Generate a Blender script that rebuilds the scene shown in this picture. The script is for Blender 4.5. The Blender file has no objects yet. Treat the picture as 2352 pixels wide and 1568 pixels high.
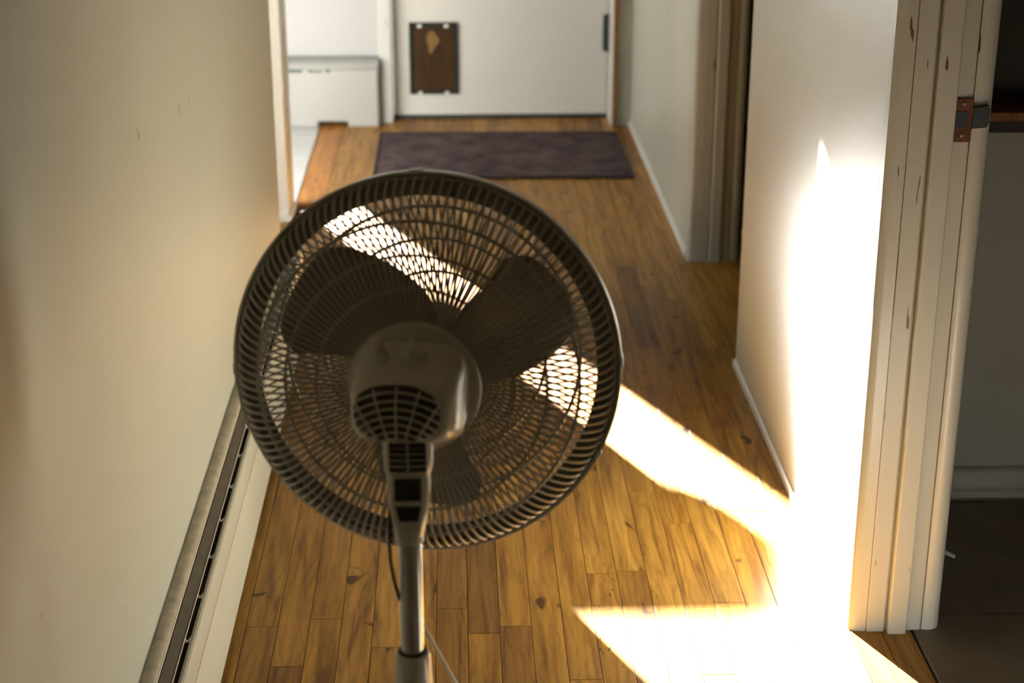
import bpy, bmesh, math, random
from mathutils import Vector, Matrix

scene = bpy.context.scene
COL = scene.collection

# ------------------------------------------------------------------ camera
CAM_H = 1.54
F_PX, CX, CY = 3820.0, 1176.0, 784.0
def _v(a): return Vector(a).normalized()
U_ = _v((1036-CX, -665-CY, F_PX))                 # hall direction seen by the lens
V_ = Vector((-4, 10900-CY, F_PX)).normalized()    # straight down seen by the lens
V_ = (V_ - U_*U_.dot(V_)).normalized()
R_ = V_.cross(U_)
if R_.x < 0: R_ = -R_
right = Vector((R_.x, U_.x, -V_.x)); up = -Vector((R_.y, U_.y, -V_.y)); back = -Vector((R_.z, U_.z, -V_.z))
cd = bpy.data.cameras.new('camera'); cam = bpy.data.objects.new('camera', cd); COL.objects.link(cam)
m = Matrix.Identity(4)
for i in range(3):
    m[i][0], m[i][1], m[i][2] = right[i], up[i], back[i]
m[0][3], m[1][3], m[2][3] = 0, 0, CAM_H
cam.matrix_world = m
cd.sensor_width = 36.0; cd.lens = F_PX/2352*36.0
cd.clip_start = .05; cd.clip_end = 100
cd.dof.use_dof = True; cd.dof.focus_distance = 2.62; cd.dof.aperture_fstop = 4.6
scene.camera = cam

# ------------------------------------------------------------------ light
SUN_DIR = Vector((1.0, -2.25, -0.7875)).normalized()
sd = bpy.data.lights.new('sun', 'SUN'); sun = bpy.data.objects.new('sun', sd); COL.objects.link(sun)
sun.rotation_euler = SUN_DIR.to_track_quat('-Z', 'Y').to_euler()
sun.location = (-3, 9, 4)
sd.energy = 440.0; sd.angle = math.radians(.55); sd.color = (1.0, .965, .90)
w = bpy.data.worlds.new('sky'); scene.world = w; w.use_nodes = True
bg = w.node_tree.nodes['Background']; bg.inputs[0].default_value = (.80, .90, 1.0, 1); bg.inputs[1].default_value = 6.5
vs = scene.view_settings
vs.view_transform = 'Standard'; vs.look = 'None'; vs.gamma = 1.0; vs.exposure = -1.02; vs.use_curve_mapping = False
cy = scene.cycles
cy.max_bounces = 12; cy.diffuse_bounces = 8; cy.glossy_bounces = 6; cy.transparent_max_bounces = 16
cy.caustics_reflective = True; cy.blur_glossy = .3
cy.sample_clamp_indirect = 400.0
cy.use_denoising = True

# ------------------------------------------------------------------ materials
MATS = {}
def nodes(name):
    mt = bpy.data.materials.new(name); mt.use_nodes = True
    nt = mt.node_tree; b = nt.nodes['Principled BSDF']; MATS[name] = mt
    return mt, nt, b
def plain(name, col, rough=.5, metal=0.0, spec=.5, bump=0, bscale=80, var=0, vscale=6, coat=0):
    mt, nt, b = nodes(name)
    b.inputs['Base Color'].default_value = (*col, 1); b.inputs['Roughness'].default_value = rough
    b.inputs['Metallic'].default_value = metal; b.inputs['Specular IOR Level'].default_value = spec
    if coat: b.inputs['Coat Weight'].default_value = coat; b.inputs['Coat Roughness'].default_value = .15
    tc = nt.nodes.new('ShaderNodeTexCoord')
    if var:
        n = nt.nodes.new('ShaderNodeTexNoise'); n.inputs['Scale'].default_value = vscale; n.inputs['Detail'].default_value = 5
        nt.links.new(tc.outputs['Object'], n.inputs['Vector'])
        r = nt.nodes.new('ShaderNodeValToRGB'); r.color_ramp.elements[0].position = .3; r.color_ramp.elements[1].position = .7
        r.color_ramp.elements[0].color = (*[c*(1-var) for c in col], 1); r.color_ramp.elements[1].color = (*[min(1, c*(1+var)) for c in col], 1)
        nt.links.new(n.outputs['Fac'], r.inputs['Fac']); nt.links.new(r.outputs['Color'], b.inputs['Base Color'])
    if bump:
        n = nt.nodes.new('ShaderNodeTexNoise'); n.inputs['Scale'].default_value = bscale; n.inputs['Detail'].default_value = 4
        nt.links.new(tc.outputs['Object'], n.inputs['Vector'])
        bp = nt.nodes.new('ShaderNodeBump'); bp.inputs['Strength'].default_value = bump; bp.inputs['Distance'].default_value = .003
        nt.links.new(n.outputs['Fac'], bp.inputs['Height']); nt.links.new(bp.outputs['Normal'], b.inputs['Normal'])
    return mt

def ramp(nt, stops):
    r = nt.nodes.new('ShaderNodeValToRGB'); cr = r.color_ramp
    while len(cr.elements) < len(stops): cr.elements.new(.5)
    for e, (p, c) in zip(cr.elements, stops):
        e.position = p; e.color = (*c, 1) if len(c) == 3 else c
    return r
def mixc(nt, a, b, fac, mode='MIX'):
    mx = nt.nodes.new('ShaderNodeMix'); mx.data_type = 'RGBA'; mx.blend_type = mode
    for sock, val in ((mx.inputs[6], a), (mx.inputs[7], b), (mx.inputs[0], fac)):
        if hasattr(val, 'is_linked'): nt.links.new(val, sock)
        elif isinstance(val, (int, float)): sock.default_value = val
        else: sock.default_value = (*val, 1)
    return mx.outputs[2]

def wood(name, tones, streak=.75, rough=.3, knots=True, coat=0.0):
    mt, nt, b = nodes(name); L = nt.links.new
    tc = nt.nodes.new('ShaderNodeTexCoord'); oi = nt.nodes.new('ShaderNodeObjectInfo')
    cmb = nt.nodes.new('ShaderNodeCombineXYZ')
    mu = nt.nodes.new('ShaderNodeMath'); mu.operation = 'MULTIPLY'; mu.inputs[1].default_value = 37.0
    L(oi.outputs['Random'], mu.inputs[0])
    for k in range(3): L(mu.outputs[0], cmb.inputs[k])
    add = nt.nodes.new('ShaderNodeVectorMath'); add.operation = 'ADD'
    L(tc.outputs['Object'], add.inputs[0]); L(cmb.outputs[0], add.inputs[1])
    def noise(sc, scale=1, detail=4, dist=0.0):
        mp = nt.nodes.new('ShaderNodeMapping'); mp.inputs['Scale'].default_value = sc
        L(add.outputs[0], mp.inputs['Vector'])
        n = nt.nodes.new('ShaderNodeTexNoise'); n.inputs['Scale'].default_value = scale; n.inputs['Detail'].default_value = detail
        n.inputs['Distortion'].default_value = dist
        L(mp.outputs[0], n.inputs['Vector']); return n
    base = ramp(nt, [(i/(len(tones)-1), t) for i, t in enumerate(tones)]); base.color_ramp.interpolation = 'LINEAR'
    L(oi.outputs['Random'], base.inputs['Fac'])
    g = noise((60, 3.2, 60), 1, 6, .6)                     # fine grain
    gr = ramp(nt, [(.35, (.62, .55, .48)), (.6, (1, 1, 1)), (.8, (1.0, 1.0, 1.0))])
    L(g.outputs['Fac'], gr.inputs['Fac'])
    c = mixc(nt, base.outputs['Color'], gr.outputs['Color'], streak, 'MULTIPLY')
    g2 = noise((22, 1.5, 22), 1, 5, 2.2)                   # broad figure, dark mineral streaks
    g2r = ramp(nt, [(.30, (.26, .17, .10)), (.405, (.72, .66, .58)), (.54, (1, 1, 1))])
    L(g2.outputs['Fac'], g2r.inputs['Fac'])
    c = mixc(nt, c, g2r.outputs['Color'], .75, 'MULTIPLY')
    wv = nt.nodes.new('ShaderNodeTexWave'); wv.wave_type = 'BANDS'; wv.bands_direction = 'X'
    mpw = nt.nodes.new('ShaderNodeMapping'); mpw.inputs['Scale'].default_value = (1.0, .16, 1.0); L(add.outputs[0], mpw.inputs['Vector']); L(mpw.outputs[0], wv.inputs['Vector'])
    wv.inputs['Scale'].default_value = 15; wv.inputs['Distortion'].default_value = 16; wv.inputs['Detail'].default_value = 4; wv.inputs['Detail Scale'].default_value = 1.6
    wr_ = ramp(nt, [(.0, (.60, .52, .42)), (.35, (1, 1, 1)), (1.0, (1.06, 1.05, 1.0))]); L(wv.outputs['Fac'], wr_.inputs['Fac'])
    c = mixc(nt, c, wr_.outputs['Color'], .5, 'MULTIPLY')
    if knots:
        k = noise((16, 9, 16), 1, 2, .5)
        kr = ramp(nt, [(.262, (.10, .05, .025)), (.30, (1, 1, 1))])
        L(k.outputs['Fac'], kr.inputs['Fac'])
        c = mixc(nt, c, kr.outputs['Color'], .85, 'MULTIPLY')
        f = noise((210, 60, 210), 1, 1, 0)                 # worm specks inside some streaks
        fr = ramp(nt, [(.27, (.12, .06, .03)), (.31, (1, 1, 1))]); L(f.outputs['Fac'], fr.inputs['Fac'])
        g4 = noise((14, .8, 14), 1, 1, 0); m4 = ramp(nt, [(.56, (0, 0, 0)), (.64, (1, 1, 1))]); L(g4.outputs['Fac'], m4.inputs['Fac'])
        c = mixc(nt, c, fr.outputs['Color'], m4.outputs['Color'], 'MULTIPLY')
    L(c, b.inputs['Base Color'])
    b.inputs['Roughness'].default_value = rough; b.inputs['Specular IOR Level'].default_value = .25
    b.inputs['Coat Weight'].default_value = coat; b.inputs['Coat Roughness'].default_value = .36
    bp = nt.nodes.new('ShaderNodeBump'); bp.inputs['Strength'].default_value = .12; bp.inputs['Distance'].default_value = .001
    L(g.outputs['Fac'], bp.inputs['Height']); L(bp.outputs['Normal'], b.inputs['Normal'])
    return mt

OAK = [(.34, .168, .022), (.42, .212, .030), (.29, .136, .017), (.45, .240, .042), (.38, .186, .025), (.22, .100, .013), (.43, .225, .034)]
wood('oak', OAK, rough=.5, coat=.21)
wood('orange_oak', [(.40, .175, .035), (.43, .19, .04)], rough=.45, knots=False)
wood('raw_wood', [(.20, .09, .035), (.24, .11, .045)], rough=.55, knots=False)

def paint(name, col, rough=.45, speck=.0, bump=.06, bscale=260, chip=False, chipcol=(.10, .045, .018)):
    mt, nt, b = nodes(name); L = nt.links.new
    tc = nt.nodes.new('ShaderNodeTexCoord')
    n = nt.nodes.new('ShaderNodeTexNoise'); n.inputs['Scale'].default_value = 2.2; n.inputs['Detail'].default_value = 4
    L(tc.outputs['Object'], n.inputs['Vector'])
    r = ramp(nt, [(.3, tuple(c*.955 for c in col)), (.7, col)]); L(n.outputs['Fac'], r.inputs['Fac'])
    c = r.outputs['Color']
    if speck:
        n2 = nt.nodes.new('ShaderNodeTexNoise'); n2.inputs['Scale'].default_value = 17; n2.inputs['Detail'].default_value = 2
        L(tc.outputs['Object'], n2.inputs['Vector'])
        r2 = ramp(nt, [(.232, (.35, .27, .18)), (.248, (1, 1, 1))]); L(n2.outputs['Fac'], r2.inputs['Fac'])
        c = mixc(nt, c, r2.outputs['Color'], speck, 'MULTIPLY')
    if chip:
        mp = nt.nodes.new('ShaderNodeMapping'); mp.inputs['Scale'].default_value = (95, 95, 9); L(tc.outputs['Object'], mp.inputs['Vector'])
        n3 = nt.nodes.new('ShaderNodeTexNoise'); n3.inputs['Scale'].default_value = 1; n3.inputs['Detail'].default_value = 2
        L(mp.outputs[0], n3.inputs['Vector'])
        r3 = ramp(nt, [(.272, (1, 1, 1)), (.285, (0, 0, 0))]); L(n3.outputs['Fac'], r3.inputs['Fac'])
        c = mixc(nt, c, chipcol, r3.outputs['Color'])
    L(c, b.inputs['Base Color']); b.inputs['Roughness'].default_value = rough
    n4 = nt.nodes.new('ShaderNodeTexNoise'); n4.inputs['Scale'].default_value = bscale; n4.inputs['Detail'].default_value = 2
    L(tc.outputs['Object'], n4.inputs['Vector'])
    bp = nt.nodes.new('ShaderNodeBump'); bp.inputs['Strength'].default_value = bump; bp.inputs['Distance'].default_value = .002
    L(n4.outputs['Fac'], bp.inputs['Height']); L(bp.outputs['Normal'], b.inputs['Normal'])
    return mt

WALL = (.45, .45, .38)
paint('wall_paint', WALL, .36, speck=.3, bump=.10)
paint('wall_paint_satin', (.475, .49, .435), .52, speck=.5, bump=.05)
paint('room_paint', (.33, .33, .322), .5)
paint('trim_paint', (.42, .43, .40), .33, chip=True, bump=.05, bscale=120)
paint('white_trim', (.60, .59, .55), .4)
paint('door_paint', (.47, .465, .44), .38)
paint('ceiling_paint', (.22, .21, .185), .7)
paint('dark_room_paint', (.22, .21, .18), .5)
plain('subfloor', (.05, .028, .012), .9, bump=.3)
plain('white_tile', (.45, .45, .44), .25, var=.03)
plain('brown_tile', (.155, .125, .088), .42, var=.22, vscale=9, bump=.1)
plain('grout', (.035, .028, .02), .9, bump=.2)
plain('heater_enamel', (.55, .53, .45), .36, var=.03)
plain('heater_inside', (.115, .092, .062), .55, var=.15, vscale=30)
plain('heater_dust', (.40, .35, .26), .7, var=.18, vscale=45)
plain('dark_void', (.055, .045, .032), .8)  # dark colour standing in for the shade in the heater gaps
plain('fan_plastic', (.60, .58, .51), .25, spec=.5, bump=.02, bscale=400)
plain('fan_wire', (.36, .345, .295), .32)
plain('fan_blade', (.19, .185, .16), .35)
plain('fan_band', (.17, .165, .14), .4)
plain('fan_dark', (.03, .027, .022), .55)
plain('fan_pole', (.42, .41, .375), .08, spec=.9, coat=1.0)
plain('cord_white', (.70, .67, .60), .4)
plain('cable_brown', (.10, .055, .035), .5)
plain('radiator_enamel', (.265, .262, .248), .4, var=.02)
plain('slot_dark', (.04, .065, .055), .6)
plain('pet_frame', (.012, .016, .014), .7, spec=.2)
plain('rust_plate', (.095, .032, .012), .5, metal=.35, var=.35, vscale=60)
plain('dark_metal', (.05, .06, .07), .35, metal=.8)
plain('screw_metal', (.22, .24, .22), .4, metal=.6)
plain('rubber', (.015, .018, .018), .7)
plain('grey_panel', (.13, .13, .125), .6)
plain('paper', (.75, .74, .72), .7)
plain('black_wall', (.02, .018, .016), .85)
def flap_mat():
    mt, nt, b = nodes('amber_flap'); L = nt.links.new
    tc = nt.nodes.new('ShaderNodeTexCoord'); mp = nt.nodes.new('ShaderNodeMapping'); mp.inputs['Scale'].default_value = (38, 1, 3)
    L(tc.outputs['Object'], mp.inputs['Vector'])
    n = nt.nodes.new('ShaderNodeTexNoise'); n.inputs['Scale'].default_value = 1; n.inputs['Detail'].default_value = 3; L(mp.outputs[0], n.inputs['Vector'])
    r = ramp(nt, [(.3, (.018, .0085, .0025)), (.7, (.042, .019, .0045))]); L(n.outputs['Fac'], r.inputs['Fac'])
    L(r.outputs['Color'], b.inputs['Base Color']); b.inputs['Roughness'].default_value = .6; b.inputs['Specular IOR Level'].default_value = .15
flap_mat()
plain('amber_reflection', (.13, .065, .010), .45, var=.2, vscale=40)  # lighter amber that paints a reflection on the pet flap
def mat_mat():
    mt, nt, b = nodes('mat_pile'); L = nt.links.new
    tc = nt.nodes.new('ShaderNodeTexCoord')
    n = nt.nodes.new('ShaderNodeTexNoise'); n.inputs['Scale'].default_value = 9; n.inputs['Detail'].default_value = 8; n.inputs['Roughness'].default_value = .7
    L(tc.outputs['Object'], n.inputs['Vector'])
    r = ramp(nt, [(.32, (.034, .022, .025)), (.5, (.078, .054, .057)), (.68, (.125, .090, .090))]); L(n.outputs['Fac'], r.inputs['Fac'])
    L(r.outputs['Color'], b.inputs['Base Color']); b.inputs['Roughness'].default_value = .95; b.inputs['Specular IOR Level'].default_value = .1
    n2 = nt.nodes.new('ShaderNodeTexNoise'); n2.inputs['Scale'].default_value = 160; L(tc.outputs['Object'], n2.inputs['Vector'])
    bp = nt.nodes.new('ShaderNodeBump'); bp.inputs['Strength'].default_value = .8; bp.inputs['Distance'].default_value = .006
    L(n2.outputs['Fac'], bp.inputs['Height']); L(bp.outputs['Normal'], b.inputs['Normal'])
mat_mat()
plain('mat_edge', (.018, .013, .014), .9, bump=.5)
def pane_mat():
    mt = bpy.data.materials.new('window_glass'); mt.use_nodes = True; MATS['window_glass'] = mt; nt = mt.node_tree
    nt.nodes.clear(); o = nt.nodes.new('ShaderNodeOutputMaterial'); mx = nt.nodes.new('ShaderNodeMixShader'); mx.inputs[0].default_value = .06
    t = nt.nodes.new('ShaderNodeBsdfTransparent'); g = nt.nodes.new('ShaderNodeBsdfGlossy'); g.inputs['Roughness'].default_value = .02
    nt.links.new(t.outputs[0], mx.inputs[1]); nt.links.new(g.outputs[0], mx.inputs[2]); nt.links.new(mx.outputs[0], o.inputs[0])
pane_mat()

# ------------------------------------------------------------------ mesh helpers
class MB:
    def __init__(s): s.v = []; s.f = []
    def add(s, vs, fs):
        o = len(s.v); s.v += [tuple(p) for p in vs]; s.f += [tuple(i+o for i in f) for f in fs]; return s
    def box(s, x0, x1, y0, y1, z0, z1):
        return s.add([(x0,y0,z0),(x1,y0,z0),(x1,y1,z0),(x0,y1,z0),(x0,y0,z1),(x1,y0,z1),(x1,y1,z1),(x0,y1,z1)],
                     [(0,3,2,1),(4,5,6,7),(0,1,5,4),(1,2,6,5),(2,3,7,6),(3,0,4,7)])
    def tube(s, pts, rad, n=8, cap=True):
        pts = [Vector(p) for p in pts]; rs = rad if isinstance(rad, (list, tuple)) else [rad]*len(pts)
        vs = []; prev = None
        for i, p in enumerate(pts):
            t = (pts[min(i+1, len(pts)-1)] - pts[max(i-1, 0)]).normalized()
            if prev is None:
                a = Vector((0, 0, 1)) if abs(t.z) < .9 else Vector((1, 0, 0)); u = t.cross(a).normalized()
            else: u = (prev - t*prev.dot(t)).normalized()
            prev = u; w_ = t.cross(u)
            for k in range(n):
                an = 2*math.pi*k/n; vs.append(p + (u*math.cos(an) + w_*math.sin(an))*rs[i])
        fs = []
        for i in range(len(pts)-1):
            for k in range(n): fs.append((i*n+k, i*n+(k+1) % n, (i+1)*n+(k+1) % n, (i+1)*n+k))
        if cap: fs += [tuple(reversed(range(n))), tuple((len(pts)-1)*n+k for k in range(n))]
        return s.add(vs, fs)
    def ring(s, R, y, rad, n=96, m_=8):               # torus about the local Y axis
        vs = []; fs = []
        for i in range(n):
            a = 2*math.pi*i/n
            for k in range(m_):
                b = 2*math.pi*k/m_; rr = R + rad*math.cos(b)
                vs.append((rr*math.cos(a), y + rad*math.sin(b), rr*math.sin(a)))
        for i in range(n):
            for k in range(m_):
                i2, k2 = (i+1) % n, (k+1) % m_; fs.append((i*m_+k, i2*m_+k, i2*m_+k2, i*m_+k2))
        return s.add(vs, fs)
    def lathe(s, prof, axis='Z', n=48, closed=False):  # prof of (r, h)
        vs = []; fs = []; P = len(prof)
        for i in range(n):
            a = 2*math.pi*i/n
            for r, h in prof:
                vs.append((r*math.cos(a), r*math.sin(a), h) if axis == 'Z' else (r*math.cos(a), h, r*math.sin(a)))
        for i in range(n):
            i2 = (i+1) % n
            for k in range(P if closed else P-1):
                k2 = (k+1) % P; fs.append((i*P+k, i2*P+k, i2*P+k2, i*P+k2))
        return s.add(vs, fs)
    def loft(s, rings):                                # closed rings, capped
        n = len(rings[0]); vs = [p for r in rings for p in r]; fs = []
        for i in range(len(rings)-1):
            for k in range(n): fs.append((i*n+k, i*n+(k+1) % n, (i+1)*n+(k+1) % n, (i+1)*n+k))
        fs += [tuple(reversed(range(n))), tuple((len(rings)-1)*n+k for k in range(n))]
        return s.add(vs, fs)
    def prism(s, poly, a0, a1, axis='Z'):              # polygon in the plane across axis, extruded along it
        def P(p, h):
            return (p[0], p[1], h) if axis == 'Z' else ((p[0], h, p[1]) if axis == 'Y' else (h, p[0], p[1]))
        return s.loft([[P(p, a0) for p in poly], [P(p, a1) for p in poly]])
    def mesh(s, name):
        me = bpy.data.meshes.new(name); me.from_pydata(s.v, [], s.f); me.validate()
        bm = bmesh.new(); bm.from_mesh(me); bmesh.ops.recalc_face_normals(bm, faces=bm.faces); bm.to_mesh(me); bm.free(); me.update()
        return me

def obj(name, mb, mat, parent=None, smooth=False, bevel=0, M=None, seg=2, subsurf=0):
    me = mb if isinstance(mb, bpy.types.Mesh) else mb.mesh(name)
    if not me.materials: me.materials.append(MATS[mat])
    o = bpy.data.objects.new(name, me); COL.objects.link(o)
    if parent: o.parent = parent
    if M is not None: o.matrix_basis = M
    if smooth:
        for p in me.polygons: p.use_smooth = True
        if smooth != 'all':
            bm = bmesh.new(); bm.from_mesh(me)
            for e in bm.edges:
                if len(e.link_faces) == 2 and e.calc_face_angle(0) > math.radians(42): e.smooth = False
            bm.to_mesh(me); bm.free()
    if bevel:
        b = o.modifiers.new('bevel', 'BEVEL'); b.width = bevel; b.segments = seg; b.limit_method = 'ANGLE'; b.angle_limit = math.radians(35)
    if subsurf:
        ss = o.modifiers.new('sub', 'SUBSURF'); ss.levels = subsurf; ss.render_levels = subsurf
    return o
def struct(name, mb, mat, label, cat='wall', **k):
    o = obj(name, mb, mat, **k); o['kind'] = 'structure'; o['label'] = label; o['category'] = cat; return o
def empty(name, loc, label, cat, group=None, kind=None):
    o = bpy.data.objects.new(name, None); COL.objects.link(o); o.location = loc; o['label'] = label; o['category'] = cat
    o.empty_display_size = .1
    if group: o['group'] = group
    if kind: o['kind'] = kind
    return o
B = lambda *a: MB().box(*a)

# ------------------------------------------------------------------ dimensions of the place
XL, XR = -.46, .695          # hall faces
YL_END = 4.17                # end of the left hall wall
ZC = 2.45
HWY0, HWY1, HWX = 5.17, 5.38, -.542   # half wall in the room on the left
YF = 6.56                    # far wall face
PW = .057                    # floor strip width

# ------------------------------------------------------------------ floor
floor = struct('floor', B(-3.3, 2.3, -1.4, 6.9, -.12, -.012), 'subfloor', 'worn golden oak strip floor of the hallway', 'floor')
rng = random.Random(11)
def plank_mesh(w_, l_):
    g, c = .0006, .0004
    x, y = w_/2-g, l_/2-g
    mb = MB().loft([[(-x,-y,-.012),(x,-y,-.012),(x,y,-.012),(-x,y,-.012)],
                    [(-x,-y,-c),(x,-y,-c),(x,y,-c),(-x,y,-c)],
                    [(-x+c,-y+c,0),(x-c,-y+c,0),(x-c,y-c,0),(-x+c,y-c,0)]])
    return mb.mesh('plank')
def lay(x0, x1, y0, y1, lmin, lmax, mat='oak', off=0.0):
    y = y0 - rng.uniform(0, off)
    while y < y1 - .02:
        l_ = rng.uniform(lmin, lmax); a, b = max(y, y0), min(y+l_, y1)
        if y1 - b < .12: b = y1
        if b - a > .03:
            me = plank_mesh(x1-x0, b-a); o = obj('plank', me, mat, floor)
            o.location = ((x0+x1)/2, (a+b)/2, rng.uniform(-.0002, .0001))
        y = b if b == y1 else y + l_
n_str = 20; x = XR - n_str*PW                       # strips counted from the right wall
for i in range(-1, n_str):
    a, b = x+i*PW, x+(i+1)*PW
    a = max(a, -.60)
    if i < 0:
        lay(XL-.10, b, YL_END, HWY0, .3, .6); continue
    if b <= -.44: lay(max(a, XL), b, -1.3, HWY1, .42, 1.0, off=.6)
    else: lay(a, b, -1.3, 6.60, .42, 1.0, off=.6)
lay(XL-.60, XL-.10, YL_END, HWY0, .4, .9)
lay(-.535, -.4455, HWY1, 6.55, .9, 1.3, 'orange_oak')
lay(.6955, .7505, 1.66, 2.62, .98, 1.1); lay(.7505, .803, 1.66, 2.62, .98, 1.1)
lay(.6955, .90, 3.88, 4.80, 1.0, 1.2)
obj('floor_slab', B(-3.2, XL-.60, 3.0, HWY0, -.012, 0), 'oak', floor)
obj('floor_slab', B(.90, 2.2, 3.21, 6.45, -.012, 0), 'oak', floor)
def tiles(x0, x1, y0, y1, sx, sy, mat, ox, oy):
    xs = [x0]; t = ox
    while t < x1: xs += [t] if t > x0+.02 else []; t += sx
    xs.append(x1); ys = [y0]; t = oy
    while t < y1: ys += [t] if t > y0+.02 else []; t += sy
    ys.append(y1)
    for a, b in zip(xs, xs[1:]):
        for c, d in zip(ys, ys[1:]):
            if b-a > .02 and d-c > .02:
                o = obj('tile', MB().box(-(b-a)/2+.0025, (b-a)/2-.0025, -(d-c)/2+.0025, (d-c)/2-.0025, -.012, 0), mat, floor, bevel=.0015, seg=1)
                o.location = ((a+b)/2, (c+d)/2, rng.uniform(-.0008, .0004))
tiles(-3.2, -.537, HWY1, YF, .305, .305, 'white_tile', -3.2, HWY1)
tiles(.806, 2.2, .9, 3.12, .46, .46, 'brown_tile', .806, 2.632-.46*3)

# ------------------------------------------------------------------ shell
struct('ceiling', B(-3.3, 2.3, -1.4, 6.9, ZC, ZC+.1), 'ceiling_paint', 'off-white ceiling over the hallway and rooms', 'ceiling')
wl = struct('wall_left', B(XL-.12, XL, -1.3, YL_END, 0, ZC), 'wall_paint_satin', 'cream painted hallway wall above the long baseboard heater', 'wall', bevel=.004)
struct('wall_back', B(-3.3, 2.3, -1.4, -1.3, 0, ZC), 'wall_paint', 'plain wall closing the hallway behind the fan', 'wall')
wr = struct('wall_right', B(XR, .845, 2.605, 3.87, 0, ZC), 'wall_paint', 'cream hallway wall lit by the bright sun wedge', 'wall', bevel=.003)
struct('wall_right_near', MB().box(XR, .845, -1.3, 1.66, 0, ZC).box(XR, .845, 1.66, 2.605, 2.06, ZC), 'wall_paint', 'hallway wall before the doorway to the tiled room', 'wall')
struct('wall_right_far', MB().box(.69, .835, 4.735, 6.46, 0, ZC).box(.69, .845, 3.87, 4.735, 2.06, ZC), 'wall_paint', 'cream hallway wall between the dark doorway and the white door', 'wall')
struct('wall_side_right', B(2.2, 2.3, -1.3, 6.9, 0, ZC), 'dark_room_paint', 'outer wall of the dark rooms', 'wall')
struct('wall_side_left', MB().box(-3.3, -3.2, 2.9, 3.7, 0, ZC).box(-3.3, -3.2, 5.1, 6.9, 0, ZC).box(-3.3, -3.2, 3.7, 5.1, 0, .5).box(-3.3, -3.2, 3.7, 5.1, 2.1, ZC),
       'room_paint', 'white outer wall of the bright side room', 'wall')
struct('wall_room', B(-3.2, XL-.12, 2.9, 3.0, 0, ZC), 'room_paint', 'white back wall of the bright side room', 'wall')
# far wall with the window that lets the sun in, and the door recess
WX0, WX1, WZ0, WZ1 = -2.15, -.857, .420, 2.02
wf = struct('wall_far', MB().box(-3.3, WX0, YF, 6.66, 0, ZC).box(WX0, WX1, YF, 6.66, 0, WZ0).box(WX0, WX1, YF, 6.66, WZ1, ZC)
       .box(WX1, -.262, YF, 6.66, 0, ZC).box(-.262, .628, YF, 6.66, 2.05, ZC), 'room_paint', 'white end wall behind the low convector heater', 'wall')
struct('wall_far_right', B(.628, 2.2, 6.455, 6.68, 0, ZC), 'wall_paint', 'narrow cream wall strip right of the white door', 'wall')
struct('wall_far_back', B(-.30, .66, 6.72, 6.8, 0, ZC), 'dark_room_paint', 'wall closing the porch behind the white door', 'wall')
def window(name, x0, x1, y, z0, z1, axis, label):
    e = empty(name, (0, 0, 0), label, 'window', kind='structure'); t = .035
    def bx(a0, a1, c0, c1, d0, d1): return B(a0, a1, y+d0, y+d1, c0, c1) if axis == 'Y' else B(y+d0, y+d1, a0, a1, c0, c1)
    obj('window_pane', bx(x0, x1, z0, z1, .045, .049), 'window_glass', e)
    for s_ in ((x0-t, x0, z0-t, z1+t), (x1, x1+t, z0-t, z1+t), (x0, x1, z0-t, z0), (x0, x1, z1, z1+t)):
        obj('window_frame', bx(*s_, -.012, .0), 'white_trim', e)
    return e
window('window_1', WX0, WX1, YF, WZ0, WZ1, 'Y', 'wide picture window beside the low convector heater')

window('added_window', 3.7, 5.1, -3.2, .5, 2.1, 'X', 'unseen second window added to brighten the side room and hall')  # unseen window, added to let more skylight into the hall

# half wall that shades the middle of the floor, with its wooden cap
hw = struct('wall_half', B(-2.1, HWX, HWY0, HWY1, 0, .79), 'white_trim', 'white half wall end standing past the cream wall', 'wall', bevel=.003)
obj('wall_cap', MB().prism([(-2.1, .78), (HWX+.004, .78), (HWX+.020, .79), (HWX+.042, .815), (HWX+.047, .84), (HWX+.047, .868), (HWX+.040, .88), (-2.1, .88)], HWY0-.012, HWY1+.03, 'Y'), 'white_trim', hw, smooth=True)
obj('wall_base_block', B(-2.1, HWX+.012, HWY0-.012, HWY1-.05, 0, .022), 'white_trim', hw, bevel=.003)
obj('added_dimming_panel', B(-2.08, HWX-.012, HWY1, HWY1+.01, .03, .775), 'grey_panel', hw)  # unseen grey panel, added to cut sun bounce onto the far wall
obj('corner_bead', MB().tube([(HWX-.002, HWY0+.002, .022), (HWX-.002, HWY0+.002, .78)], .005), 'white_trim', hw, smooth=True)

# low shoe moulding along the right walls
for nm, x_, y0, y1, lb in (('baseboard_right', XR, 2.612, 3.868, 'thin white shoe moulding under the sunlit wall'), ('baseboard_far', .69, 4.76, 6.455, 'thin white shoe moulding leading to the door mat')):
    struct(nm, MB().prism([(x_, 0), (x_-.007, 0), (x_-.007, .010), (x_-.005, .017), (x_-.002, .020), (x_, .020)], y0, y1, 'Y'), 'white_trim', lb, 'baseboard', smooth=True)

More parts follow.
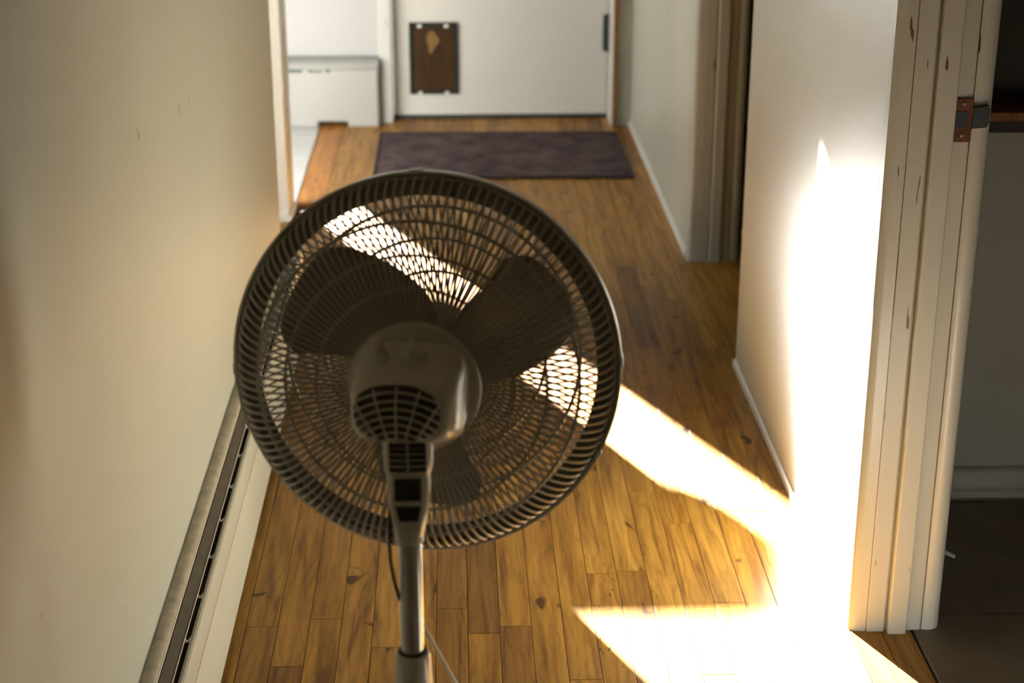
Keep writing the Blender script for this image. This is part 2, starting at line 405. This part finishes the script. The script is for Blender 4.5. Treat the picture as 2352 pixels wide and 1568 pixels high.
# ------------------------------------------------------------------ door frames at the wall ends
def arc(cx, cy_, r, a0, a1, n=7): return [(cx+r*math.cos(math.radians(a0+(a1-a0)*i/n)), cy_+r*math.sin(math.radians(a0+(a1-a0)*i/n))) for i in range(n+1)]
def frame_end(name, label, x0, y0, dx, z1=2.06):
    """painted door frame on the wall end that faces -y; x0 = hall side, y0 = wall end"""
    e = empty(name, (x0, y0, 0), label, 'door frame', kind='structure')
    def pc(nm, poly, lab=None, mat='trim_paint', bev=.0012):
        o = obj(nm, MB().prism([(p[0]*dx, p[1]) for p in poly], 0, z1), mat, e, smooth=True, bevel=bev, seg=2)
        if lab: o['label'] = lab
        return o
    # hall side casing with a rounded edge, jamb, stop, jamb, room side rounded casing
    pc('casing_edge', [(-.004, .018), (-.006, .0), (-.004, -.010)] + arc(.010, -.008, .0145, 190, 270) + [(.0262, -.0235), (.0262, .004)], bev=0)
    pc('casing_board', [(.0272, .004), (.0272, -.0260), (.0575, -.0265), (.0595, -.024), (.0595, .004)])
    pc('door_stop', [(.0632, .004), (.0632, -.034), (.0650, -.0365), (.0955, -.0365), (.0970, -.0345), (.0970, .004)])
    pc('jamb_board', [(.0980, .004), (.0980, -.0235), (.1250, -.0225), (.1268, -.020), (.1268, .004)])
    pc('casing_round', [(.1278, .004), (.1278, -.020)] + arc(.140, .000, .0225, 240, 365, 10) + [(.160, .020), (.150, .020)], bev=0)
    obj('groove', MB().box(.0595*dx, .0632*dx, -.016, .004, 0, z1), 'trim_paint', e)
    return e
fr = frame_end('trim_1', 'chipped cream door frame at the end of the sunlit wall', XR, 2.6, 1.0)
f2 = frame_end('trim_2', 'cream door frame beside the dark doorway gap', .69, 4.735, .94)
f3 = empty('trim_6', (XR, 1.66, 0), 'cream door frame on the near side of the tiled room doorway', 'door frame', kind='structure')
obj('jamb_board', B(-.004, .156, 0, .022, 0, 2.06), 'trim_paint', f3, bevel=.004)
obj('door_stop', B(.060, .095, .0222, .034, 0, 2.06), 'trim_paint', f3, bevel=.002)
# strike plate
st = obj('strike_plate', MB().prism([(.096, .895), (.1265, .895), (.1265, .9165), (.1500, .919), (.1535, .926), (.1535, .948), (.1500, .955), (.1265, .951), (.1265, .966), (.096, .966)], -.0268, -.0235, 'Y'),
         'rust_plate', fr, bevel=.0008, seg=1); st['label'] = 'rusty brown strike plate with curved lip'
obj('latch_hole', MB().box(.0985, .119, -.0278, -.0260, .919, .945), 'dark_metal', st)
obj('plate_lip', MB().prism([(.1265, .917), (.150, .919), (.1535, .926), (.1535, .948), (.150, .955), (.1265, .951)], -.029, -.0262, 'Y'), 'dark_metal', st, bevel=.0008, seg=1)
for zz in (.906, .957):
    obj('screw', MB().lathe([(0.0001, -.0290), (.0030, -.0285), (.0034, -.0268)], 'Y', 14), 'screw_metal', st, M=Matrix.Translation((.1115, 0, zz)), smooth=True)

# ------------------------------------------------------------------ dark tiled room beyond the right doorway
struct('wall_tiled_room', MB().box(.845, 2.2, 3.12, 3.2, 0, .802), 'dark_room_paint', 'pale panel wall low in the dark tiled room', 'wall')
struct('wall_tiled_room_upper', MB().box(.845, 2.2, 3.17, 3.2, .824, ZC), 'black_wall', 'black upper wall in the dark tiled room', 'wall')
struct('trim_3', MB().prism([(3.20, .802), (3.20, .824), (3.105, .824), (3.098, .820), (3.098, .806), (3.104, .802)], .845, 2.2, 'X'), 'raw_wood', 'narrow brown ledge on the panel of the dark room', 'ledge', smooth=True)
struct('trim_4', MB().prism([(3.12, .802), (3.108, .802), (3.108, .782), (3.12, .776)], .845, 2.2, 'X'), 'black_wall', 'dark moulding under the narrow brown ledge', 'moulding')
struct('baseboard_tiled_room', MB().prism([(3.12, 0), (3.102, 0), (3.102, .016), (3.106, .020), (3.108, .024), (3.108, .056), (3.114, .064), (3.12, .066)], .845, 2.2, 'X'), 'dark_room_paint', 'stepped baseboard in the dark tiled room', 'baseboard', smooth=True)
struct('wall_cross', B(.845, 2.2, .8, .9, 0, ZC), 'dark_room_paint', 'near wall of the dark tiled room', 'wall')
o = obj('paper_scrap', MB().add([(.935,2.868,.0015),(.947,2.852,.001),(.958,2.838,.002),(.961,2.845,.004),(.949,2.860,.005),(.938,2.872,.003),
                                 (.935,2.868,.0025),(.947,2.852,.002),(.958,2.838,.003),(.961,2.845,.005),(.949,2.860,.006),(.938,2.872,.004)],
        [(0,1,4,5),(1,2,3,4),(11,10,7,6),(10,9,8,7),(0,6,7,1),(1,7,8,2),(2,8,9,3),(3,9,10,4),(4,10,11,5),(5,11,6,0)]), 'paper')
o['label'] = 'small white paper scrap on the dark tiles'; o['category'] = 'paper scrap'

# ------------------------------------------------------------------ white end door with pet flap
DY = 6.60
door = struct('door_1', B(-.247, .609, DY, DY+.04, .016, 2.045), 'door_paint', 'white end door with a small brown pet flap', 'door', bevel=.003)
pf = obj('pet_door_frame', MB(), 'pet_frame', door) if False else None
px0, px1, pz0, pz1 = -.182, .012, .103, .388
mbf = MB()
for (a, b, c, d) in ((px0, px0+.013, pz0, pz1), (px1-.013, px1, pz0, pz1), (px0+.013, px1-.013, pz0, pz0+.012), (px0+.013, px1-.013, pz1-.014, pz1)):
    mbf.box(a, b, DY-.014, DY, c, d)
pf = obj('pet_door_frame', mbf, 'pet_frame', door, bevel=.002); pf['label'] = 'dark frame of the pet door'
fl = obj('pet_flap', B(px0+.014, px1-.014, DY-.007, DY-.003, pz0+.013, pz1-.015), 'amber_flap', pf); fl['label'] = 'brown translucent flap'
obj('flap_reflection', MB().prism([(-.108, .345), (-.096, .356), (-.082, .350), (-.068, .332), (-.060, .316), (-.070, .300), (-.084, .284), (-.094, .262), (-.104, .270), (-.106, .300), (-.114, .322)], DY-.0082, DY-.0072, 'Y'), 'amber_reflection', pf)  # reflection on the flap, painted as a lighter patch
for cx_ in (px0+.042, px1-.046):
    for cz_, hh in ((pz1-.012, .012), (pz0+.006, .010)):
        obj('flap_clip', B(cx_-.008, cx_+.008, DY-.017, DY-.0142, cz_-hh/2, cz_+hh/2), 'white_trim', pf, bevel=.003)
obj('door_sweep', B(-.247, .609, DY-.006, DY+.04, .002, .0155), 'rubber', door)
hg = obj('door_hinge', MB().tube([(.607, DY-.006, .268), (.607, DY-.006, .418)], .009, 12).box(.588, .607, DY-.003, DY-.0005, .272, .414), 'rubber', door, smooth=True); hg['label'] = 'dark butt hinge'
# frame around the door
df = empty('trim_5', (0, 0, 0), 'cream door frame around the white end door', 'door frame', kind='structure')
obj('jamb', B(-.300, -.250, 6.525, 6.64, 0, 2.10), 'trim_paint', df, bevel=.004)
obj('jamb', B(.612, .632, 6.445, 6.64, 0, 2.05), 'white_trim', df, bevel=.002)
obj('head_jamb', B(-.250, .612, 6.525, 6.64, 2.05, 2.10), 'white_trim', df, bevel=.004)
o = obj('wood_stop', B(.616, .634, 6.408, 6.4445, 0, 2.05), 'raw_wood', df, bevel=.003); o['label'] = 'bare brown wooden strip'
obj('threshold', B(-.250, .612, 6.603, 6.64, -.001, .0015), 'raw_wood', df)

# ------------------------------------------------------------------ convector heater on the end wall
rh = empty('convector_heater', (-.66, 6.50, 0), 'low white convector heater standing beside the door frame', 'heater')
RX0, RX1, RY0, RY1 = -1.35, -.304, 6.47, 6.56
def rel(mb, e):
    l = e.location; mb.v = [(v[0]-l.x, v[1]-l.y, v[2]-l.z) for v in mb.v]; return mb
prof = [(RX0, .035), (-.56, .035), (-.55, .022)]
body = MB().prism([(RX0, .0), (-.545, .0), (-.545, .022), (-.425, .022), (-.425, .0), (RX1, .0), (RX1, .228), (RX0, .228)], RY0, RY1, 'Y')
obj('body', rel(body, rh), 'radiator_enamel', rh, bevel=.004)
obj('hood', rel(MB().prism([(RY0-.002, .228), (RY0-.004, .238), (RY0+.004, .252), (RY0+.018, .261), (RY0+.04, .265), (RY1, .265), (RY1, .228)], RX0-.002, RX1+.004, 'X'), rh), 'radiator_enamel', rh, smooth=True, bevel=.003)
for a, b in ((-.9, -.598), (-.572, -.520), (-.506, -.490)):
    o = obj('vent_slot', rel(B(a, b, RY0-.0015, RY0+.01, .217, .232), rh), 'slot_dark', rh)
obj('vent_vane', rel(B(-.562, -.520, RY0-.004, RY0-.0012, .225, .233), rh), 'radiator_enamel', rh)
obj('side_seam', rel(B(RX1, RX1+.006, RY0+.012, RY1, .004, .24), rh), 'heater_inside', rh)

# ------------------------------------------------------------------ door mat
dm = empty('door_mat', (.165, 5.99, 0), 'dark purple-brown door mat in front of the white door', 'mat')
nx, ny = 60, 44; mx0, mx1, my0, my1 = -.455, .455, -.325, .33
mb = MB(); rr = random.Random(3)
vs = []; 
for j in range(ny+1):
    for i in range(nx+1):
        u, v = i/nx, j/ny
        ed = min(u, 1-u, v, 1-v)
        wob = .003*math.sin(u*19+v*3) + .002*math.sin(v*23)
        vs.append((mx0+(mx1-mx0)*u + wob*(1 if ed < .001 else .3), my0+(my1-my0)*v + .003*math.sin(u*13)+(u-.5)*-.012, (.011 if ed > .02 else .008) + rr.uniform(-.0012, .0012)))
mb.add(vs, [(j*(nx+1)+i, j*(nx+1)+i+1, (j+1)*(nx+1)+i+1, (j+1)*(nx+1)+i) for j in range(ny) for i in range(nx)])
obj('pile', mb, 'mat_pile', dm, smooth='all')
pts = [(mx0, my0+.006), (mx1, my0-.006), (mx1, my1-.006), (mx0, my1+.006)]
mb = MB()
for k in range(4):
    a, b = pts[k], pts[(k+1) % 4]; mb.tube([(a[0], a[1], .0062), ((a[0]+b[0])/2, (a[1]+b[1])/2, .0062), (b[0], b[1], .0062)], .0062, 8)
obj('edge_binding', mb, 'mat_edge', dm, smooth=True)
obj('backing', B(mx0+.004, mx1-.004, my0+.008, my1-.008, .0005, .006), 'mat_edge', dm)

# ------------------------------------------------------------------ baseboard heater along the left wall
bh = empty('baseboard_heater', (XL, 2.6, 0), 'long cream baseboard heater along the left hallway wall', 'heater')
HY0, HY1 = .2, YL_END-.02
def hp(name, poly, mat, **k):   # profile as (distance from wall, z)
    return obj(name, MB().prism([(p[0], p[1]) for p in poly], HY0-2.6, HY1-2.6, 'Y'), mat, bh, **k)
hp('back_panel', [(.0, .012), (.003, .012), (.003, .248), (.0, .252)], 'heater_enamel')
hood = hp('hood', [(.003, .2510), (.008, .2515), (.014, .2505), (.019, .2485), (.0225, .2455), (.0235, .2405), (.0220, .2400), (.020, .2440), (.013, .2470), (.003, .2475)], 'heater_dust', smooth=True)
obj('hood_edge', MB().tube([(.0226, HY0-2.6, .2425), (.0226, HY1-2.6, .2425)], .0022, 8), 'heater_enamel', hood, smooth=True)
hp('damper', [(.022, .2350), (.0245, .2365), (.0400, .2290), (.0410, .2262), (.0395, .2255), (.022, .2325)], 'heater_inside', smooth=True)
obj('damper_edge', MB().tube([(.0415, HY0-2.6, .2285), (.0415, HY1-2.6, .2285)], .0011, 6), 'heater_enamel', bh, smooth=True)
fc = hp('front_cover', [(.0475, .2215), (.0530, .2250), (.0565, .2235), (.0572, .2150), (.0572, .1700), (.0560, .1675), (.0572, .1650), (.0572, .0250), (.0540, .0215), (.0475, .0215)], 'heater_enamel', smooth=True)
obj('crease', B(.0569, .0574, HY0-2.6, HY1-2.6, .1668, .1682), 'heater_dust', fc)
hp('inner_tray', [(.003, .03), (.044, .03), (.044, .20), (.003, .20)], 'dark_void')
obj('gap_shade_rail', B(.004, .045, HY0-2.6, HY1-2.6, 0, .03), 'dark_void', bh)  # dark rail standing in for the shadow gap under the cover
yb = 2.2077
k = 0
while yb < HY1 - .05:
    pts = [(.0405, yb-2.6, .2285), (.0425, yb-2.6-.002, .2235), (.0455, yb-2.6+.004, .2205), (.0505, yb-2.6+.016, .2225)]
    obj('bracket', MB().tube(pts, .0024, 7), 'heater_enamel', bh, smooth=True)
    yb += .1338

# ------------------------------------------------------------------ pedestal fan
PX, PY = -.0556, 1.6285
fan = empty('pedestal_fan', (PX, PY, 0), 'white pedestal fan seen from behind on the oak floor', 'fan')
C = Vector((-.0376, 1.819, .8225)) - Vector((PX, PY, 0))
yw, pt = math.radians(-7), math.radians(6.5)
rear = Vector((math.sin(yw)*math.cos(pt), -math.cos(yw)*math.cos(pt), math.sin(pt)))
Y_ = -rear; X_ = Y_.cross(Vector((0, 0, 1))).normalized(); Z_ = X_.cross(Y_)
MH = Matrix(((X_.x, Y_.x, Z_.x, C.x), (X_.y, Y_.y, Z_.y, C.y), (X_.z, Y_.z, Z_.z, C.z), (0, 0, 0, 1)))
# head frame: x right, y the way it blows, z up
NW = 128
def guard(name, prof, rad, rings, centre, label, twist=0.0, phase=0.0):
    mb = MB()
    for r_, y_, t_ in rings: mb.ring(r_, y_, t_, 96, 6)
    g = obj(name, mb, 'fan_wire', fan, smooth='all', M=MH); g['label'] = label
    pts = []
    R0, R1 = prof[0][0], prof[-1][0]
    cur = []
    for i in range(len(prof)-1):          # catmull-rom through the profile
        p0, p1, p2, p3 = prof[max(i-1, 0)], prof[i], prof[i+1], prof[min(i+2, len(prof)-1)]
        for s_ in range(3):
            t = s_/3
            cur.append(tuple(.5*((2*b)+(-a+c)*t+(2*a-5*b+4*c-d)*t*t+(-a+3*b-3*c+d)*t**3) for a, b, c, d in zip(p0, p1, p2, p3)))
    cur.append(prof[-1])
    for r_, y_ in cur:
        a = math.radians(twist)*(r_-R0)/(R1-R0)
        pts.append((r_*math.cos(a), y_, r_*math.sin(a)))
    me = MB().tube(pts, rad, 5).mesh('wire'); me.materials.append(MATS['fan_wire'])
    for p in me.polygons: p.use_smooth = True
    for i in range(NW):
        o = bpy.data.objects.new('wire', me); COL.objects.link(o); o.parent = g
        o.matrix_basis = Matrix.Rotation(-2*math.pi*i/NW + phase, 4, 'Y')
    return g
rg = guard('rear_guard', [(.068, -.098), (.10, -.099), (.14, -.095), (.172, -.084), (.198, -.062), (.215, -.034), (.2225, -.004)], .00155,
           [(.1835, -.0755, .0022), (.148, -.0915, .0020), (.112, -.0965, .0020), (.2225, -.004, .0028)], None, 'radial wire guard on the motor side')
fg = guard('front_guard', [(.052, .086), (.09, .084), (.135, .076), (.172, .062), (.200, .040), (.2225, .006)], .0014,
           [(.178, .0585, .0022), (.136, .0755, .0020), (.094, .0835, .0020)], None, 'wire guard on the blowing side', twist=5, phase=.012)
obj('badge', MB().lathe([(.0001, .093), (.045, .092), (.054, .088), (.054, .082), (.0001, .082)], 'Y', 40), 'fan_plastic', fg, smooth=True)
rim = obj('rim', MB().lathe([(.2240, .0040), (.2265, .0075), (.2290, .0070), (.2290, -.0080), (.2262, -.0085), (.2240, -.0010)], 'Y', 128, True), 'fan_plastic', fan, smooth=True, M=MH)
obj('rim_band', MB().lathe([(.2000, .0035), (.2240, .0040), (.2240, .0000), (.2000, .0005)], 'Y', 128, True), 'fan_band', rim, smooth=True)
rim['label'] = 'outer ring joining both guards'
for a_ in (3, 93, 183, 333):
    obj('clip', B(-.007, .007, -.008, .008, -.0012, .0012), 'fan_plastic', rim, bevel=.0015,
        M=Matrix.Rotation(math.radians(-a_), 4, 'Y') @ Matrix.Translation((.2292, 0, 0)) @ Matrix.Rotation(math.radians(90), 4, 'Y'))
# rear centre plate the wires run into
obj('centre_plate', MB().lathe([(.0001, -.092), (.066, -.092), (.0745, -.095), (.0755, -.099), (.0745, -.1035), (.069, -.1065), (.0001, -.1085)], 'Y', 64), 'fan_plastic', fan, smooth=True, M=MH)
# blades
hub = obj('hub', MB().lathe([(.0001, .052), (.020, .050), (.031, .044), (.036, .030), (.037, -.012), (.030, -.016), (.0001, -.016)], 'Y', 40), 'fan_blade', fan, smooth=True, M=MH)
def blade_mesh():
    nu, nv = 18, 16; top = []; 
    for i in range(nu+1):
        u = i/nu; r0 = .030 + (.181-.030)*u
        for j in range(nv+1):
            v = j/nv
            t = max(0, min(1, (r0-.055)/(.181-.055)))
            lead = 82 + 44*t**.85; trail = 181 - 5*t - 3*math.sin(math.pi*t)
            a = lead + (trail-lead)*v
            e_ = abs(2*v-1)
            rmax = .181*(1 - .155*e_**5.5)
            r_ = .030 + (rmax-.030)*u
            # inner part narrows to the hub
            y_ = .040 - .052*v*(.55+.45*u) + .010*math.sin(math.pi*v)*u
            a = math.radians(a); top.append((r_*math.cos(a), y_, r_*math.sin(a)))
    n = len(top); vs = top + [(p[0], p[1]+.0022, p[2]) for p in top]
    fs = []; W = nv+1
    for i in range(nu):
        for j in range(nv):
            q = (i*W+j, i*W+j+1, (i+1)*W+j+1, (i+1)*W+j); fs.append(q); fs.append(tuple(n+k for k in reversed(q)))
    border = [j for j in range(nv)] + [i*W+nv for i in range(nu)] + [nu*W+j for j in range(nv, 0, -1)] + [i*W for i in range(nu, 0, -1)]
    for a, b in zip(border, border[1:]+border[:1]): fs.append((b, a, n+a, n+b))
    return MB().add(vs, fs).mesh('blade')
bme = blade_mesh(); bme.materials.append(MATS['fan_blade'])
for p in bme.polygons: p.use_smooth = True
for kk in range(3):
    o = bpy.data.objects.new('blade', bme); COL.objects.link(o); o.parent = fan
    o.matrix_basis = MH @ Matrix.Rotation(math.radians(120*kk), 4, 'Y')
# motor housing
def sring(y, cx_, cz_, hw_, hh, p=3.6, n=48):
    out = []
    for i in range(n):
        a = 2*math.pi*i/n; c, s = math.cos(a), math.sin(a)
        out.append((cx_+hw_*math.copysign(abs(c)**(2/p), c), y, cz_+hh*math.copysign(abs(s)**(2/p), s)))
    return out
hs = obj('motor_housing', MB().loft([sring(-.104, 0, .000, .0600, .0550), sring(-.108, 0, .000, .0615, .0565), sring(-.122, 0, .000, .0615, .0565, 4.2), sring(-.126, 0, -.0005, .0600, .0545, 4.4),
      sring(-.148, 0, -.001, .0598, .0480, 4.2), sring(-.170, 0, -.002, .0585, .0405, 4.0), sring(-.188, 0, -.0025, .0555, .0360, 3.8), sring(-.197, 0, -.0025, .0510, .0325, 3.4), sring(-.201, 0, -.0025, .0450, .0285, 3.2)]),
      'fan_plastic', fan, smooth=True, M=MH)
hs['label'] = 'rounded square motor cover'
GCX, GCZ, GA, GB = -.004, -.0015, .0480, .0315
def gy(x_, z_): 
    q = 1 - abs((x_-GCX)/GA)**2.6 - abs((z_-GCZ)/GB)**2.6
    return -.1965 - .0135*max(0, q)**.5
rings = []
for t in (1.0, .985, .95, .88, .78, .62, .42, .2, .02):
    rr_ = sring(0, GCX, GCZ, GA*t, GB*t, 2.6, 48); rings.append([(p[0], gy(p[0], p[2]), p[2]) for p in rr_])
vg = obj('vent_grille', MB().loft(rings), 'fan_dark', hs, smooth=True); vg['label'] = 'dark vent grille with slots'
OX, OZ = GCX, GCZ-.060
mb = MB()
def rib(pts):
    good = [p for p in pts if abs((p[0]-GCX)/GA)**2.6 + abs((p[1]-GCZ)/GB)**2.6 < .985]
    if len(good) > 2: mb.tube([(p[0], gy(*p)-.0006, p[1]) for p in good], .0013, 6)
for k_ in range(8):
    R_k = .034 + .0086*k_
    rib([(OX+R_k*math.cos(math.radians(a)), OZ+R_k*math.sin(math.radians(a))) for a in range(20, 161, 3)])
for a in (42, 58, 74, 90, 106, 122, 138):
    rib([(OX+q*math.cos(math.radians(a)), OZ+q*math.sin(math.radians(a))) for q in [.02+.0025*i for i in range(34)]])
obj('vent_ribs', mb, 'fan_plastic', hs, smooth='all')
# knobs on the sloping back
def knob(name, x_, y_, z_, tilt, r_, h_, fin):
    mb = MB().lathe([(r_*1.25, 0), (r_*1.25, .0025), (r_, .004), (r_*.92, h_*.55), (r_*.75, h_*.6), (.0001, h_*.62)], 'Z', 24)
    mb.box(-.0028, .0028, -r_*.95, r_*.95, h_*.3, h_*fin)
    return obj(name, mb, 'fan_plastic', hs, smooth=True, bevel=.0008, M=Matrix.Translation((x_, y_, z_)) @ Matrix.Rotation(math.radians(tilt), 4, 'X') @ Matrix.Rotation(math.radians(12 if x_ > 0 else -8), 4, 'Z'))
knob('oscillation_knob', -.0310, -.1500, .0455, 19, .0085, .019, 1.15)
knob('speed_knob', .0060, -.1500, .0455, 19, .0130, .018, 1.10)
for sx_ in (-.045, .046):
    obj('screw', MB().lathe([(.0001, -.1075), (.0025, -.1072), (.003, -.1055)], 'Y', 10), 'fan_dark', hs, M=Matrix.Translation((sx_*1.25, 0, .02 if sx_ < 0 else -.04)))
# neck below the motor, upright
def rbox(z, w_, d_, cy_=0.0, cx_=0.0, n=32, p=4.0):
    return [(cx_+w_*math.copysign(abs(math.cos(2*math.pi*i/n))**(2/p), math.cos(2*math.pi*i/n)), cy_+d_*math.copysign(abs(math.sin(2*math.pi*i/n))**(2/p), math.sin(2*math.pi*i/n)), z) for i in range(n)]
nk = obj('neck', MB().loft([rbox(.772, .0245, .022, .012), rbox(.778, .0265, .025, .012), rbox(.792, .0272, .027, .014), rbox(.812, .0272, .030, .018), rbox(.835, .0275, .032, .022)]), 'fan_plastic', fan, smooth=True)
for i, z_ in enumerate((.7815, .7890, .7960, .8030, .8095)):
    for s_ in (-1, 1):
        yy = .012 - .0255 - (z_-.7835)*.0
        obj('neck_slot', MB().prism([(.0014*s_, z_-.0022), (.0195*s_, z_-.0018), (.0195*s_, z_+.0026), (.0014*s_, z_+.0022)], -.0145 + (.0005 if i == 0 else 0), .0, 'Y'), 'fan_dark', nk)
yk = obj('yoke', MB().loft([rbox(.700, .0150, .0150, 0, 0, 32, 2.5), rbox(.715, .0185, .0165, .001, 0, 32, 3), rbox(.735, .0225, .0190, .004, 0), rbox(.760, .0235, .0205, .008, 0), rbox(.776, .0235, .0215, .011, 0)]), 'fan_plastic', fan, smooth=True)
obj('yoke_recess', MB().prism([(-.0105, .722), (.0095, .722), (.0135, .742), (.0135, .770), (-.0150, .770), (-.0150, .742)], -.0172, -.005, 'Y'), 'fan_dark', yk)
obj('yoke_bar', B(-.0150, .0130, -.0176, -.010, .7405, .7465), 'fan_plastic', yk)
obj('yoke_screw', MB().lathe([(.0001, .0262), (.0035, .0258), (.0042, .0235)], 'Y', 14), 'screw_metal', yk, M=Matrix.Translation((0, 0.008, .757)) @ Matrix.Rotation(math.radians(-90), 4, 'Z'))
obj('pole', MB().lathe([(.0129, .30), (.0129, .700)], 'Z', 32), 'fan_pole', fan, smooth=True)
obj('pole_sleeve', MB().lathe([(.0129, .690), (.0148, .690), (.0150, .700), (.0129, .708)], 'Z', 32), 'fan_plastic', fan, smooth=True)
obj('height_collar', MB().lathe([(.0130, .5480), (.0165, .5520), (.0190, .5505), (.0200, .5460), (.0208, .5300), (.0225, .5050), (.0225, .4600), (.0205, .4300), (.0182, .4200)], 'Z', 40), 'fan_plastic', fan, smooth=True)
obj('collar_ring', MB().lathe([(.0131, .549), (.0160, .551), (.0160, .5535), (.0131, .5535)], 'Z', 32), 'fan_dark', fan, smooth=True)
obj('lower_pole', MB().lathe([(.0180, .03), (.0180, .43)], 'Z', 32), 'fan_pole', fan, smooth=True)
obj('base', MB().lathe([(.0001, 0), (.196, 0), (.200, .004), (.200, .012), (.190, .018), (.120, .026), (.050, .036), (.032, .055), (.024, .070), (.0185, .074)], 'Z', 64), 'fan_plastic', fan, smooth=True)
obj('motor_cable', MB().tube([(-.016, .006, .775), (-.0205, -.004, .740), (-.0222, -.010, .705), (-.0215, -.013, .675), (-.0185, -.012, .650), (-.0150, -.006, .630), (-.0135, .004, .615)], .0021, 8), 'cable_brown', fan, smooth='all')
pc_ = obj('power_cord', MB().tube([(.010, .016, .585), (.0145, .018, .566), (.024, .022, .545), (.040, .030, .505), (.075, .050, .42), (.12, .08, .30), (.17, .12, .16), (.21, .16, .05), (.235, .20, .006), (.28, .12, .004), (.33, -.05, .004), (.36, -.4, .004), (.34, -1.0, .004)], .0023, 8), 'cord_white', fan, smooth='all')
pc_['label'] = 'thin white power cord'
